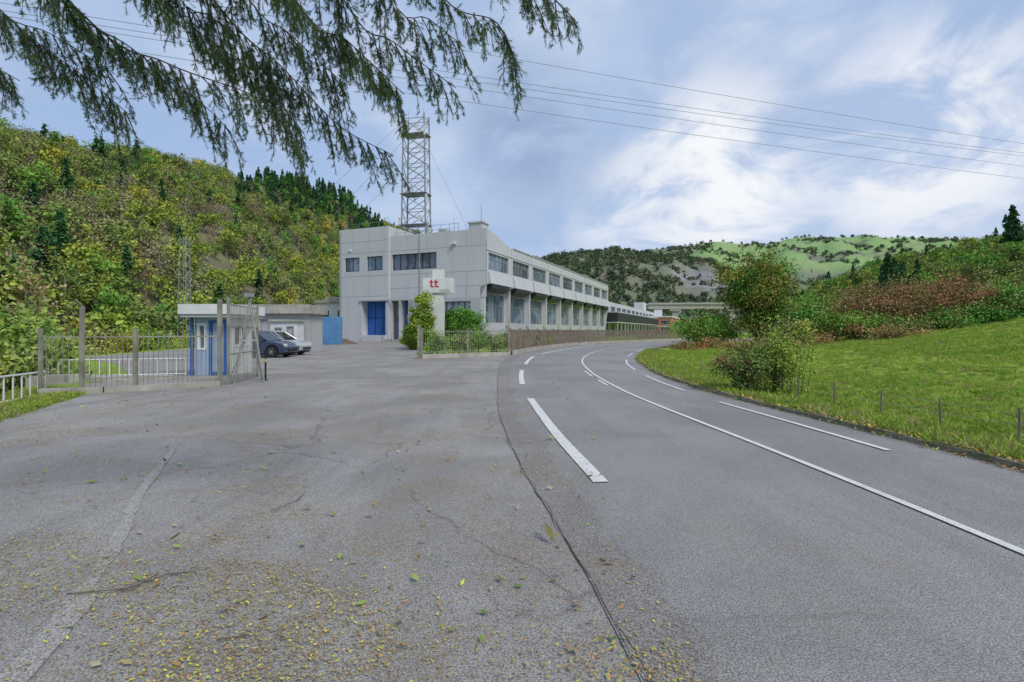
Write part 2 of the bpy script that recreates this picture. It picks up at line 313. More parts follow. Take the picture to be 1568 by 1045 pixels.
def loft(name,ks,ratios,Yr,Yf,zf,drop,matn,amp=2.,p=1.,nk=160,ns=50,seed=1,back=.5):
    kk=np.linspace(ks[0],ks[-1],nk); s=np.linspace(0,1+back,ns); K,S=np.meshgrid(kk,s); YR=np.interp(K,ks,Yr); YF=np.interp(K,ks,Yf); RA=np.interp(K,ks,ratios)
    Yy=YF+(YR-YF)*S; Xx=K*Yy; zr=1.6+RA*YR-drop
    Zz=np.where(S<=1,zf+(zr-zf)*np.clip(S,0,1)**p,zr-(S-1)*(YR-YF)*.5)
    Zz=Zz+amp*sn(Xx,Yy,60,seed)*np.clip(S*3,0,1)*np.clip((1.05-S)*4,0.15,1)
    me=bpy.data.meshes.new(name); me.from_pydata(np.stack([Xx,Yy,Zz],-1).reshape(-1,3).tolist(),[],[(j*nk+i,j*nk+i+1,(j+1)*nk+i+1,(j+1)*nk+i) for j in range(ns-1) for i in range(nk-1)])
    me.materials.append(matn); me.polygons.foreach_set('use_smooth',[True]*len(me.polygons)); link(bpy.data.objects.new(name,me))
    Gd=np.stack([Xx,Yy,Zz],-1); smax=1/(1+back)
    def samp(n,rng,pw=1.,s1=1.03):
        u=rng.rand(n*4); v=rng.rand(n*4)*smax*s1
        fi=u*(nk-1); fj=v*(ns-1); i=np.minimum(fi.astype(int),nk-2); j=np.minimum(fj.astype(int),ns-2); a=(fi-i)[:,None]; c=(fj-j)[:,None]
        Pp=Gd[j,i]*(1-a)*(1-c)+Gd[j,i+1]*a*(1-c)+Gd[j+1,i]*(1-a)*c+Gd[j+1,i+1]*a*c
        w=Pp[:,1]**pw; keep=rng.rand(len(w))<w/w.max(); Pp=Pp[keep][:n]; return Pp,(v/smax)[keep][:n]
    return samp
def rx(px): return (px-784)/784.
def rr_(py): return (506-py)/784.
M['forest']=pm('forest_floor',(.18,.19,.08),(.15,.13,.08),.12,.95,.8,.5)
samp=loft('hillside_forest',[-3,-1.3,-1,-.92,-.83,-.745,-.68,-.58,-.52,-.49,-.42,-.36,-.31,-.285,-.25,-.2,-.1,.05],
 [.45,.42,.41,.385,.365,.362,.34,.32,.30,.312,.30,.285,.265,.235,.215,.2,.17,.14],
 [60,120,150,160,175,190,205,235,260,268,290,310,330,336,345,360,390,420],
 [12,25,36,38,44,50,55,68,80,86,105,125,150,160,180,210,260,320],-5,6,M['forest'],3.,.95,200,60,4)
rng=np.random.RandomState(5); P,S=samp(5400,rng,.9)
rows=sn(P[:,0],P[:,1],70,21); n2=sn(P[:,0],P[:,1],22,22); kx=P[:,0]/P[:,1]
idx=np.zeros(len(P),int)
for i in range(len(P)):
    v=rows[i]+.6*n2[i]+rng.randn()*.4
    if (kx[i]>-.54 and S[i]>.60+.12*n2[i] and kx[i]<-.25 ) : idx[i]=rng.choice([7,8,7,8,7,8,6])
    elif v>1.9: idx[i]=rng.choice([7,8])
    elif v>.7: idx[i]=rng.choice([4,5,4,2,3,5])
    elif v>-.5: idx[i]=rng.choice([0,1,2,3,4,5,3,2,6,8,0])
    elif v>-1.1: idx[i]=rng.choice([0,1,0,1,2,3,9])
    else: idx[i]=rng.choice([2,3,6,1,6])
P[:,2]-=.8
scatter_obj('hillside_trees',P,.5+.65*rng.rand(len(P)),rotz(len(P),rng),hill,idx)
def farmat():
    m,nt,b=nt_new('far_hill_cover'); p=pos(nt); sx=N(nt,'ShaderNodeSeparateXYZ'); nt.links.new(p,sx.inputs[0])
    col=mix(nt,ramp(nt,noise(nt,p,.02,6,.7),.4,.6),(.14,.18,.09),(.18,.18,.11))
    fld=math2(nt,'MULTIPLY',ramp(nt,noise(nt,p,.005,3,.5),.40,.44),ramp(nt,sx.outputs['Z'],70,95))
    g=mix(nt,ramp(nt,noise(nt,p,.012,3),.4,.6),(.20,.34,.085),(.26,.34,.115)); g=mix(nt,ramp(nt,noise(nt,p,.03,5,.7),.55,.7,0,.6),g,(.15,.20,.08))
    col=mix(nt,fld,col,g); d=mix(nt,.12,col,(.34,.41,.50))  # distance haze painted into the hill colour as a pale blue blend
    nt.links.new(d,b.inputs['Base Color']); b.inputs['Roughness'].default_value=1; b.inputs['Specular IOR Level'].default_value=0; return m
def quarry():
    m,nt,b=nt_new('quarry_hill_cover'); p=pos(nt); sx=N(nt,'ShaderNodeSeparateXYZ'); nt.links.new(p,sx.inputs[0])
    col=mix(nt,ramp(nt,noise(nt,p,.03,6,.7),.4,.6),(.14,.17,.08),(.19,.165,.11))
    q=math2(nt,'MULTIPLY',ramp(nt,sx.outputs['X'],125,145),math2(nt,'MULTIPLY',ramp(nt,sx.outputs['X'],195,220,1,0),math2(nt,'MULTIPLY',ramp(nt,sx.outputs['Z'],22,32),math2(nt,'MULTIPLY',ramp(nt,sx.outputs['Z'],62,72,1,0),ramp(nt,noise(nt,p,.016,6,.7,.5),.40,.46)))))
    rock=mix(nt,ramp(nt,noise(nt,mapped(nt,p,(1,1,3.)),.05,8,.8),.42,.58),(.27,.26,.24),(.15,.145,.135))
    col=mix(nt,q,col,rock); col=mix(nt,.1,col,(.34,.41,.50))  # second blend paints aerial haze over cover and rock
    nt.links.new(col,b.inputs['Base Color']); b.inputs['Roughness'].default_value=1; b.inputs['Specular IOR Level'].default_value=0; return m
fk=[rx(q) for q in (600,700,815,900,950,1000,1060,1095,1130,1170,1200,1240,1290,1330,1390,1440,1480,1568,1800,2400)]
fr=[rr_(q) for q in (420,410,400,390,388,380,373,366,370,373,363,360,360,359,362,361,363,358,350,330)]
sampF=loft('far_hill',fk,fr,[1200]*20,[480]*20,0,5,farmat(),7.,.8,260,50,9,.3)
mk=[rx(q) for q in (500,640,760,815,860,920,945,975,1010,1050,1090,1130,1180,1260,1400)]
mr=[rr_(q) for q in (380,385,393,393,388,380,376,382,386,390,397,415,438,465,500)]
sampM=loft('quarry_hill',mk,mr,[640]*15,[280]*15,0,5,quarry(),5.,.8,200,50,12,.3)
rk=[rx(q) for q in (1150,1220,1260,1310,1350,1400,1450,1500,1568,1800,2400)]
rrr=[rr_(q) for q in (475,450,434,415,400,388,378,362,344,315,290)]
sampR=loft('wooded_rise',rk,rrr,[170,165,160,150,145,140,135,130,125,110,80],[115,105,98,90,84,80,76,72,68,58,45],0,4.,M['forest'],1.,.9,120,40,15,.5)
LM['hz1']=leafmat('far_leaf_brown',(.20,.19,.12),(.16,.19,.10),(.23,.22,.13),.02); LM['hz2']=leafmat('far_leaf_green',(.12,.18,.095),(.09,.145,.08),(.16,.22,.11),.02)
far=col_new('far_tree_kinds')
for i,k in enumerate(['hz1','hz2','hz2','hz2']):
    b=B(); tree(b,0,0,0,8,4,.5,16,12,.75,LM[k],90+i,'barkg',False); b.done('far_%d'%i,col=far)
P,S=sampM(4600,rng,1.); q=(P[:,0]>128)&(P[:,0]<212)&(P[:,2]>26)&(P[:,2]<68)&(sn(P[:,0],P[:,1],60,31)>-.7); P=P[~q]
scatter_obj('quarry_hill_trees',P,.4+.5*rng.rand(len(P)),rotz(len(P),rng),far)
P,S=sampF(9000,rng,1.); v=sn(P[:,0],P[:,1],260,33)+.5*sn(P[:,0],P[:,1],90,34); P=P[(v>.3)|(P[:,2]<66)|((S>.97)&(rng.rand(len(S))<.35))]
scatter_obj('far_hill_trees',P,.5+.7*rng.rand(len(P)),rotz(len(P),rng),far)
P,S=sampR(1500,rng,.8); v=sn(P[:,0],P[:,1],30,36)+rng.randn(len(P))*.5
idx=[rng.choice([7,8]) if a>1.1 else rng.choice([0,1,2,3,6,6]) for a in v]; P[:,2]-=.5
scatter_obj('wooded_rise_trees',P,.4+.45*rng.rand(len(P)),rotz(len(P),rng),hill,idx)
near=col_new('thicket_kinds')
for i,k in enumerate(['yg','gr','ol','ye','yg','ol']):
    b=B(); tree(b,0,0,0,5.5,2.4,.6,34,46,.12,LM[k],130+i,'barkg',True,1,.3); b.done('thicket_%d'%i,col=near)
P=[]
while len(P)<200:
    y=12+60*rng.rand(); x=-15-30*rng.rand()
    if y>30 and x>-30: continue
    if x> np.interp(y,LX[0],LX[1])-2.5: continue
    P.append((x,y,H_(x,y)-.3))
P=np.array(P); ii=rng.choice([0,1,2,3,4,4,0,5],len(P)); scatter_obj('valley_thicket',P,.5+.45*rng.rand(len(P)),rotz(len(P),rng),near,ii)
P=[]
while len(P)<260:
    y=44+55*rng.rand(); x=float(redge(y))+25+55*rng.rand()
    if x<30 and y<50: continue
    if x/y>1.8: continue
    P.append((x,y,H_(x,y)-.3))
P=np.array(P); ii=rng.choice([1,2,1,5,0,5],len(P)); scatter_obj('hillside_scrub',P,.4+.45*rng.rand(len(P)),rotz(len(P),rng),near,ii)
b=B(); x,y=21.6,45.; tree(b,x,y,H_(x,y)-.1,9.0,3.1,.4,135,230,.10,LM['au'],201,'bark',True,1,.26,LM['gr'],.3); b.done('broadleaf_tree')
shr=[('hawthorn_bush',16.6,45,3.2,2.2,'gr'),('hawthorn_bush',18.3,47,3.0,2.2,'gr'),('hawthorn_bush',24.5,43,3.4,2.2,'gr'),('hawthorn_bush',26.8,46,3.6,2.6,'ol'),
('hawthorn_bush',28.5,49,4.4,3.0,'gr'),('hawthorn_bush',22.0,40,1.9,1.8,'ol'),('hawthorn_bush',33,54,5.0,3.4,'gr'),('hawthorn_bush',20,52,3.6,3.,'au')]
for i,(n,x,y,h,r,k) in enumerate(shr):
    b=B(); tree(b,x,y,H_(x,y)-.1,h,r,.1,55,100,.09,LM[k],220+i,'bark',True,1,.3,LM['yg'],.2); b.done(n)
for i,(x,y,h,r) in enumerate([(30.5,45.2,4.3,3.0),(33.6,46,5.0,3.4),(37,46.5,5.1,3.5),(40.3,47.4,4.4,3.1),(43,47,3.6,2.6)]):
    b=B(); tree(b,x,y,H_(x,y)-.1,h,r,.1,64,130,.085,LM['rd'],250+i,'bark',True,1,.3,LM['ol'],.22); b.done('heather_bush')
for i,(x,y,h,r,k) in enumerate([(45,45,2.8,3.0,'gr'),(49,46,3.0,3.4,'ol'),(53,46,3.2,3.4,'gr'),(27.5,41,2.6,2.4,'gr'),(31,41.5,1.7,2.1,'ol'),(35.5,42.5,1.6,2.3,'gr'),(40,43,1.5,2.2,'gr'),(44,42.5,1.5,2.2,'ol'),(58,50,4,3.8,'gr')]):
    b=B(); tree(b,x,y,H_(x,y)-.15,h,r,.1,50,100,.10,LM[k],270+i,'bark',True,1,.3,LM['rd'],.15); b.done('bramble_thicket')
for i,(x,y,h,r) in enumerate([(14.0,41,.6,1.5),(16.4,42.5,.8,1.3),(20,37,.45,1.9),(23.4,39.3,.8,2.2),(27.9,38.2,1.,1.5),(30.5,39.8,.6,2.1),(18,39.5,.5,1.8)]):
    b=B(); tree(b,x,y,H_(x,y)-.1,h,r,.02,36,56,.075,LM['fn'],290+i,'bark',False,1,.3,LM['ol'],.25); b.done('dry_fern_patch')
b=B(); tree(b,5.95,13.1,.0,1.3,.8,.05,50,120,.032,LM['ol'],301,'bark',True,1,.3,LM['rd'],.15); tree(b,6.75,13.0,.0,1.7,.65,.05,40,90,.032,LM['yg'],302,'bark',True,1,.3)
for i in range(30):
    x=6.3+1.1*rng.rand(); y=12.6+.8*rng.rand(); h=1.2+.85*rng.rand(); p1=(x+.15*rng.randn(),y,h); b.tube((x,y,0),p1,.008,.003,'bark',4)
    t=rng.rand(40)[:,None]; L=np.array([x,y,0])*(1-t)+np.array(p1)*t+rng.randn(40,3)*.05; addleaves(b,leafquads(L,.035,.018,rng),LM['yg'],.8+.5*rng.rand(40))
b.done('roadside_shrub')
for i,(x,y,h,r,z) in enumerate([(91,93,6,1.8,18.),(66,90,6,1.7,9.),(68.5,92,5.5,1.6,9.)]):
    b=B(); conifer(b,x,y,z,h,r,2600,.26,LM['dk'],320+i); b.done('pine_tree')
gt=col_new('grass_kinds')
for i in range(6):
    b=B(); rg=np.random.RandomState(i)
    for q in range(26):
        a=rg.rand()*6.28; r=.06*rg.rand()**.5; h=.03+.065*rg.rand(); x,y=r*math.cos(a),r*math.sin(a); lx,ly=x+.04*rg.randn(),y+.04*rg.randn(); w=.004
        b.add([(x-w,y,0),(x+w,y,0),(lx+w*.6,ly,h*.7),(lx*1.4,ly*1.4,h)],[(0,1,2,3)],LM['gra'] if i<5 else LM['dry'],.7+.55*rg.rand())
    b.done('tuft_%d'%i,col=gt)
P=[];S=[];I=[]
while len(P)<17000:
    y=4+36*rng.rand()**1.5; e=float(redge(y)); d=.2+(20*rng.rand()**1.8); x=e+d
    if rng.rand()>min(1,9/y) and rng.rand()>.5: continue
    P.append((x,y,H_(x,y)-.01)); S.append((.6+.7*rng.rand())*(1.0 if d>1.3 else 1.5)*(1+y*.01)); I.append(5 if rng.rand()<(.16 if d<1.3 else .04) else rng.randint(5))
for _ in range(5000):
    y=12+30*rng.rand(); d=12+30*rng.rand(); x=float(redge(y))+d; P.append((x,y,H_(x,y)-.02)); S.append(1.3+1.2*rng.rand()); I.append(5 if rng.rand()<.05 else rng.randint(5))
for _ in range(3000):
    y=5+9*rng.rand(); x=float(np.interp(y,LX[0],LX[1]))-.0-2.4*rng.rand(); P.append((x,y,H_(x,y)-.01)); S.append(.7+.9*rng.rand()); I.append(rng.randint(6))
P=np.array(P); scatter_obj('meadow_grass',P,S,np.stack([.2*rng.randn(len(P)),.2*rng.randn(len(P)),rng.rand(len(P))*6.28],1),gt,I)
b=B()
def litter(n,fx,size,flat=.15):
    for k in range(4):
        C=np.array([fx() for _ in range(n//4)]); q=len(C); a=rng.rand(q)*6.28; s=size*(.5+rng.rand(q))
        dx=np.stack([np.cos(a),np.sin(a),flat*rng.randn(q)],1)*s[:,None]; dy=np.stack([-np.sin(a),np.cos(a),flat*rng.randn(q)],1)*s[:,None]*.5
        C[:,2]+=np.abs(dx[:,2])+np.abs(dy[:,2])+.002
        V=np.empty((q,4,3)); V[:,0]=C-dx; V[:,1]=C+dy; V[:,2]=C+dx; V[:,3]=C-dy; addleaves(b,V.reshape(-1,3),cols[k],.6+.7*rng.rand(q))
def f1():
    y=5+25*rng.rand()**1.4; o=.8*abs(rng.randn())*.55-.1; return (float(redge(y))+o,y,.025 if o<0 else (.1 if o<.17 else .05))
cols=[LM['fn'],LM['fn'],LM['br'],LM['ye']]; litter(3400,f1,.026,.4)
b.done('verge_leaf_litter')
b=B()
def f2():
    while 1:
        y=2.1+11*rng.rand()**1.6; x=-1.0*y+rng.rand()*(1.15*y+.5)
        if x<-8.5 or x>.9: continue
        if rng.rand()<.12+.88*sstep((sn(x,y,2.5,41)+.0)): return (x,y,.022 if x<.1 else .03)
cols=[LM['ye'],LM['fn'],LM['dry'],LM['br']]; litter(19000,f2,.009,.2)
b.done('needle_litter')
b=B()
def f3():
    y=2.4+16*rng.rand()**1.3; x=-1.0*y+rng.rand()*(1.1*y+.5); x=max(x,-8.5)+0.; return (x,y,.025)
cols=[LM['br'],LM['dry'],LM['fn'],LM['ol']]; litter(440,f3,.026,.35); cols=[LM['yg'],LM['ol'],LM['dry'],LM['ye']]; litter(60,f3,.04,.35); litter(70,lambda:(-10.5+2.4*rng.rand(),8+5*rng.rand(),.03),.04)
b.done('fallen_leaves')
b=B()
for pts in ([(-2.65,3.05),(-2.35,3.1),(-2.2,3.3),(-2.05,3.32)],[(-2.1,4.45),(-1.98,4.7),(-2.0,4.95)],[(-2.3,3.1),(-2.28,3.3)],[(-1.5,2.6),(-1.35,2.63)]):
    for p,q in zip(pts[:-1],pts[1:]): b.tube((p[0],p[1],.03),(q[0],q[1],.035),.004,.003,'bark')
b.done('fallen_twigs')
# ---------------------------------------------------------------- cedar overhead
ced=empty('cedar_tree'); b=B()
b.tube((-2.7,-2.2,0),(-2.6,-2.1,4.),.34,.27,'bark',12); b.tube((-2.6,-2.1,4.),(-2.5,-2.,11),.27,.08,'bark',10)
boughs=[[(-2.6,-2,4.8),(-3.1,1.5,4.6),(-3.05,3.6,3.85),(-2.45,3.65,3.5),(-1.8,3.7,3.26),(-1.55,3.8,2.95)],
[(-2.6,-2,5.2),(-2.6,1.5,5.0),(-2.25,3.8,4.1),(-1.8,4,3.66),(-1.35,4,3.2),(-.95,4.1,3.0)],
[(-2.5,-2,5.0),(-1.6,1.5,4.8),(-1.2,3.6,3.95),(-.85,3.7,3.68),(-.42,3.8,3.4)],
[(-2.5,-2,4.7),(-1.0,1.5,4.6),(-.55,3.4,3.95),(-.1,3.5,3.7),(.04,3.6,3.42)],
[(-2.5,-2,4.6),(-.6,1.5,4.5),(-.1,3.2,3.95),(.2,3.3,3.8),(.42,3.4,3.66)],
[(-2.6,-2,4.9),(-3.6,1.5,4.7),(-3.7,3.6,3.95),(-3.2,3.8,3.5),(-2.85,3.85,3.2)],
[(-2.6,-2,5.4),(-2.9,1.8,5.1),(-2.7,3.9,4.2),(-2.25,4.1,3.8),(-1.9,4.2,3.45),(-1.7,4.2,3.2)],
[(-2.6,-2,4.4),(-4.2,1.5,4.3),(-4.2,3.6,3.8),(-3.75,3.9,3.5)],
[(-2.5,-2,5.5),(-2.0,1.8,5.2),(-1.7,3.9,4.2),(-1.3,4.1,3.9),(-1.0,4.2,3.65)],
[(-2.6,-2,5.6),(-2.3,1.8,5.3),(-2.0,3.7,4.15),(-1.65,3.8,3.8),(-1.25,3.9,3.45)],
[(-2.6,-2,5.1),(-3.2,1.8,4.9),(-3.35,3.7,4.1),(-2.9,3.9,3.75),(-2.4,4.0,3.35),(-2.2,4.0,3.15)],
[(-2.5,-2,5.6),(-1.2,1.8,5.2),(-.9,3.6,4.05),(-.6,3.7,3.85),(-.35,3.8,3.7)],
[(-2.6,-2,5.3),(-2.2,1.8,5.1),(-1.55,3.6,3.95),(-1.2,3.7,3.7),(-.8,3.8,3.35)],
[(-2.6,-2,5.2),(-3.9,1.8,4.9),(-3.95,3.7,4.1),(-3.5,3.9,3.85),(-3.1,4.0,3.6)],
[(-2.6,-2,5.7),(-2.7,1.8,5.4),(-2.5,3.6,4.15),(-2.15,3.7,3.85),(-1.9,3.8,3.6),(-1.6,3.8,3.3)]]
SP=[];SS=[];SE=[]
rc=np.random.RandomState(77)
def sprigs(pts,dens):
    for p,q in zip(pts[:-1],pts[1:]):
        p=Vector(p);q=Vector(q);L=(q-p).length; n=max(1,int(L/dens))
        for i in range(n):
            d=(q-p).normalized()+Vector(rc.randn(3)*.45); d.normalize(); e=d.to_track_quat('Z','Y').to_euler()
            SP.append(tuple(p.lerp(q,(i+rc.rand())/n))); SE.append(tuple(e)); SS.append(.7+.5*rc.rand())
for bi,bo in enumerate(boughs):
    P=list(cat(bo,.07)); n=len(P)
    for i in range(n-1):
        r=.035*(1-i/n)**1.5+.003; b.tube(P[i],P[i+1],r,.035*(1-(i+1)/n)**1.5+.003,'bark',6)
        if P[i][1]<2.9: continue
        d=Vector(P[i+1]-P[i]).normalized()
        for sgn in (-1,1,0):
            if rc.rand()<.15+(.45 if sgn==0 else 0): continue
            side=d.cross(Vector((0,0,1))).normalized()*sgn
            L=.12+.45*rc.rand()**1.2*(1.15-.5*i/n); dr=(d*(.2+.7*rc.rand())+side*(.2+.6*rc.rand())+Vector((0,0,-.3-.9*rc.rand()))+Vector(rc.randn(3)*.15)).normalized()
            p=Vector(P[i]); pts=[p]
            for s in range(5):
                dr=(dr+Vector((.04,0,-.20))).normalized(); p=p+dr*(L/5); pts.append(p)
            for s in range(5): b.tube(pts[s],pts[s+1],.0042*(1-s/6)+.001,.0042*(1-(s+1)/6)+.001,'bark',4)
            sprigs(pts,.026)
            for s in (1,2,3,4):
                if rc.rand()<.7:
                    dd=(dr*.4+side*rc.randn()*.6+Vector((.25*rc.randn(),.3*rc.randn(),-.8))).normalized(); l=.05+.13*rc.rand()
                    qq=pts[s]+dd*l; b.tube(pts[s],qq,.002,.001,'bark',3); sprigs([pts[s],qq],.026)
b.done('trunk_and_boughs',parent=ced)
spc=col_new('needle_sprigs')
for i in range(3):
    bb=B(); rg=np.random.RandomState(500+i)
    for q in range(30):
        z=.05*rg.rand(); a=rg.rand()*6.28; d=Vector((math.cos(a),math.sin(a),.35+.7*rg.rand())).normalized(); l=.012+.011*rg.rand(); w=Vector((-math.sin(a),math.cos(a),0))*.0012
        p=Vector((0,0,z)); bb.add([p-w,p+w,p+d*l+w*.5,p+d*l-w*.5],[(0,1,2,3)],LM['ndl'],.6+.8*rg.rand())
    bb.tube((0,0,0),(0,0,.05),.0014,.001,'bark',3); bb.done('sprig_%d'%i,col=spc)
scatter_obj('needles',SP,SS,SE,spc,parent=ced)
# ---------------------------------------------------------------- factory building
TH=math.radians(-22.6); fac=empty('factory_office_building',(-4.1,66,0),TH)
def wall(b,p0,ud,L,z0,z1,ops,nrm,k='facade',depth=.25):
    p0=np.array(p0,float);ud=np.array(ud,float);nrm=np.array(nrm,float)
    def pt(u,z,d=0.): q=p0+ud*u-nrm*d; return (q[0],q[1],z)
    us=sorted(set([0,L]+[o[0] for o in ops]+[o[1] for o in ops])); zs=sorted(set([z0,z1]+[o[2] for o in ops]+[o[3] for o in ops]))
    for i in range(len(us)-1):
        for j in range(len(zs)-1):
            cu=(us[i]+us[i+1])/2; cz=(zs[j]+zs[j+1])/2
            if any(o[0]<cu<o[1] and o[2]<cz<o[3] for o in ops): continue
            b.quad(pt(us[i],zs[j]),pt(us[i+1],zs[j]),pt(us[i+1],zs[j+1]),pt(us[i],zs[j+1]),k)
    for o in ops:
        u0,u1,a,c,g,nm=o[:6]; dp=o[6] if len(o)>6 else depth; fr=o[7] if len(o)>7 else 'darkj'; hb=o[8] if len(o)>8 else 0
        b.quad(pt(u0,a,dp),pt(u1,a,dp),pt(u1,c,dp),pt(u0,c,dp),g)
        b.quad(pt(u0,a),pt(u1,a),pt(u1,a,dp),pt(u0,a,dp),k);b.quad(pt(u0,c),pt(u1,c),pt(u1,c,dp),pt(u0,c,dp),k)
        b.quad(pt(u0,a),pt(u0,c),pt(u0,c,dp),pt(u0,a,dp),k);b.quad(pt(u1,a),pt(u1,c),pt(u1,c,dp),pt(u1,a,dp),k)
        if nm:
            w=.045
            for i in range(nm+1):
                u=u0+w+(u1-u0-2*w)*i/nm; P0=np.array(pt(u-w,0,dp-.002)); P1=np.array(pt(u+w,0,dp-.07))
                xs=sorted((P0[0],P1[0])); ys=sorted((P0[1],P1[1])); b.box(xs[0],xs[1],ys[0],ys[1],a+.09,c-.09,fr)
            for zz in (a,c-.088)+((a+(c-a)*hb,) if hb else ()):
                P0=np.array(pt(u0,0,dp-.002)); P1=np.array(pt(u1,0,dp-.08)); xs=sorted((P0[0],P1[0])); ys=sorted((P0[1],P1[1])); b.box(xs[0],xs[1],ys[0],ys[1],zz,zz+.088,fr)
b=B()
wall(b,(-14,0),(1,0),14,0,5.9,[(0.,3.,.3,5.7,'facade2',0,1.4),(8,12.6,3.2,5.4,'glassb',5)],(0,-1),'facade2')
wall(b,(-14,0),(1,0),14.9,5.9,14.7,[(.35,7.5,9.9,12.1,'glass',6,.35)],(0,-1))
wall(b,(-22.6,-.3),(1,0),8.6,0,16.1,[(1.,3.6,10.,12.,'glassb',2),(4.9,7.6,10.,12.,'glassb',2),(4.,8.1,.9,5.7,'blue',0,1.3)],(0,-1))
b.quad((-14,-.3,0),(-14,0,0),(-14,0,16.1),(-14,-.3,16.1),'facade'); b.quad((-14,0,14.7),(-14,8,14.7),(-14,8,16.1),(-14,0,16.1),'facade')
b.quad((-22.6,-.3,0),(-22.6,22,0),(-22.6,22,16.1),(-22.6,-.3,16.1),'facade'); b.quad((-22.6,-.3,16.1),(-14,-.3,16.1),(-14,8,16.1),(-22.6,8,16.1),'roof'); b.quad((-22.6,8,13),(-14,8,13),(-14,8,16.1),(-22.6,8,16.1),'facade')
L=74.; bays=9; bl=L/bays
lo=[];up=[]
for i in range(bays):
    u=i*bl; lo.append((u+.7,u+bl-.5,2.6,6.5,'glassb',6,.3,'metal',.6)); up.append((u+.6,u+bl-.9,9.5,11.7,'glass' if i%3==1 else 'glassb',5,.3,'metal',.65))
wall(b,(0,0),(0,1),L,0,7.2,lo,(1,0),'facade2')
wall(b,(.9,0),(0,1),L,7.6,13.3,up,(1,0),'facade')
b.quad((.9,0,7.6),(.9,L,7.6),(0,L,7.2),(0,0,7.2),'facade2'); b.quad((0,0,5.9),(.9,0,7.6),(.9,0,7.6),(0,0,7.2),'facade')
for i in range(bays):
    u=i*bl
    b.box(.02,.55,u+.05,u+.5,2.2,7.3,'facade'); b.prism([(.57,6.6),(1.35,7.15),(1.35,7.62),(.57,7.62)],u+.9,u+bl-1.9,'darkj')
    b.prism([(.92,7.64),(1.4,7.64),(1.15,9.2),(.92,9.2)],u+.4,u+bl-.15,'facade')
    b.box(.9,.93,u-.03,u+.03,7.7,13.2,'joint')
b.box(.9,.96,0,L,11.9,12.,'joint'); b.box(.6,1.02,9,L,13.28,13.42,'facade2')
ys=np.linspace(0,9,13); zt=14.7-1.4*sstep(ys/9.)
for i in range(12): b.add([(.9,ys[i],13.3),(.9,ys[i+1],13.3),(.9,ys[i+1],zt[i+1]+.001),(.9,ys[i],zt[i]),(.6,ys[i],13.),(.6,ys[i+1],13.),(.6,ys[i+1],zt[i+1]),(.6,ys[i],zt[i])],[(0,1,2,3),(5,4,7,6),(3,2,6,7)],'facade')
b.quad((.6,0,13),(.6,L,13),(.6,L,13.28),(.6,0,13.28),'facade')
b.quad((-22.6,0,13),(.6,0,13),(.6,L,13),(-22.6,L,13),'roof'); b.quad((-14,.3,13),(.6,.3,13),(.6,.3,14.7),(-14,.3,14.7),'facade'); b.quad((-14,0,14.7),(.9,0,14.7),(.9,.3,14.7),(-14,.3,14.7),'facade')
b.quad((.9,L,7.6),(.9,L,13.3),(-22.6,L,13.3),(-22.6,L,0),'facade'); b.quad((0,L,0),(.9,L,7.6),(-22.6,L,13),(-22.6,L,0),'facade')
for z in (7.4,9.3,12.6): b.box(-13.95,.88,-.012,-.001,z-.025,z+.025,'joint')
for z in (6.4,9.3,12.6,14.2): b.box(-22.58,-14.02,-.312,-.301,z-.025,z+.025,'joint')
for x in (-11.,-8,-5.,-2): b.box(x-.018,x+.018,-.014,-.001,6.,9.27,'joint'); b.box(x-.018,x+.018,-.014,-.001,12.63,14.6,'joint')
for x in (-20.,-17.3): b.box(x-.018,x+.018,-.314,-.301,6.43,9.27,'joint'); b.box(x-.018,x+.018,-.314,-.301,12.63,16,'joint')
b.box(-18.9,-9.8,-.5,-.32,5.75,5.98,'facade'); b.box(-18.4,-14.3,-.7,-.32,0.,.85,'facade')
for x in (-17.2,-15.9): b.box(x-.03,x+.03,.94,.99,.95,5.65,'darkj')
b.box(-18.55,-14.55,.95,.98,3.3,3.36,'darkj')
b.box(-14.0,-13.75,.003,.5,0,5.7,'facade'); b.box(-12.55,-12.2,.02,1.3,.3,5.7,'facade')
b.box(-13.6,-12.7,1.3,1.38,.3,2.6,'blue'); b.box(-13.6,-12.7,1.25,1.37,2.75,3.6,'glass'); b.box(-12.1,-11.1,1.1,1.38,.4,5.6,'blue')
for i in range(3): b.box(-14.2,-11,-.4-.35*(3-i),-.35*(2-i)-.38,0,.12*(i+1),'conc')
for x in (-14.2,-12.6): b.bar((x,-1.5,0),(x,-1.5,1.1),.05,'blue'); b.bar((x,-1.5,1.1),(x,0,1.4),.05,'blue')
b.box(-22.9,-22.61,6,10,3,12,'facade2')
for x in (-4.,-20.9): b.box(x,x+.5,-.42,-.31 if x<-14 else -.01,12.9,13.2,'white')
b.tube((-9.1,-.08,5.95),(-9.1,-.08,14.5),.06,.06,'metal',6); b.tube((-22.3,-.38,0),(-22.3,-.38,15.8),.06,.06,'metal',6)
b.done('walls_and_windows',parent=fac)
b=B(); b.box(-3.2,-1.2,3,5,13,16.2,'facade'); b.box(-3.35,-1.05,2.85,5.15,16.2,16.4,'facade'); b.box(-8.6,-7.4,4,6,13,16,'facade2'); b.box(-7.2,-5.,5,7,13,15.4,'metal')
for x in np.arange(-13.5,-3.5,1.4): b.bar((x,1.,13),(x,1.,15.9),.06,'metal')
for z in (15.3,15.9): b.bar((-13.5,1.,z),(-3.6,1.,z),.05,'metal')
for x in np.arange(-22,-14.5,1.8): b.bar((x,1.,16),(x,1.,17.1),.05,'metal')
b.bar((-22,1,17.1),(-14.6,1,17.1),.05,'metal'); b.tube((-5.2,2.5,13),(-5.2,2.5,17.),.05,.03,'metal'); b.tube((-1.8,4,16.4),(-1.8,4,19),.05,.03,'metal'); b.tube((-9.8,3,13),(-9.8,3,16.9),.2,.2,'metal',10)
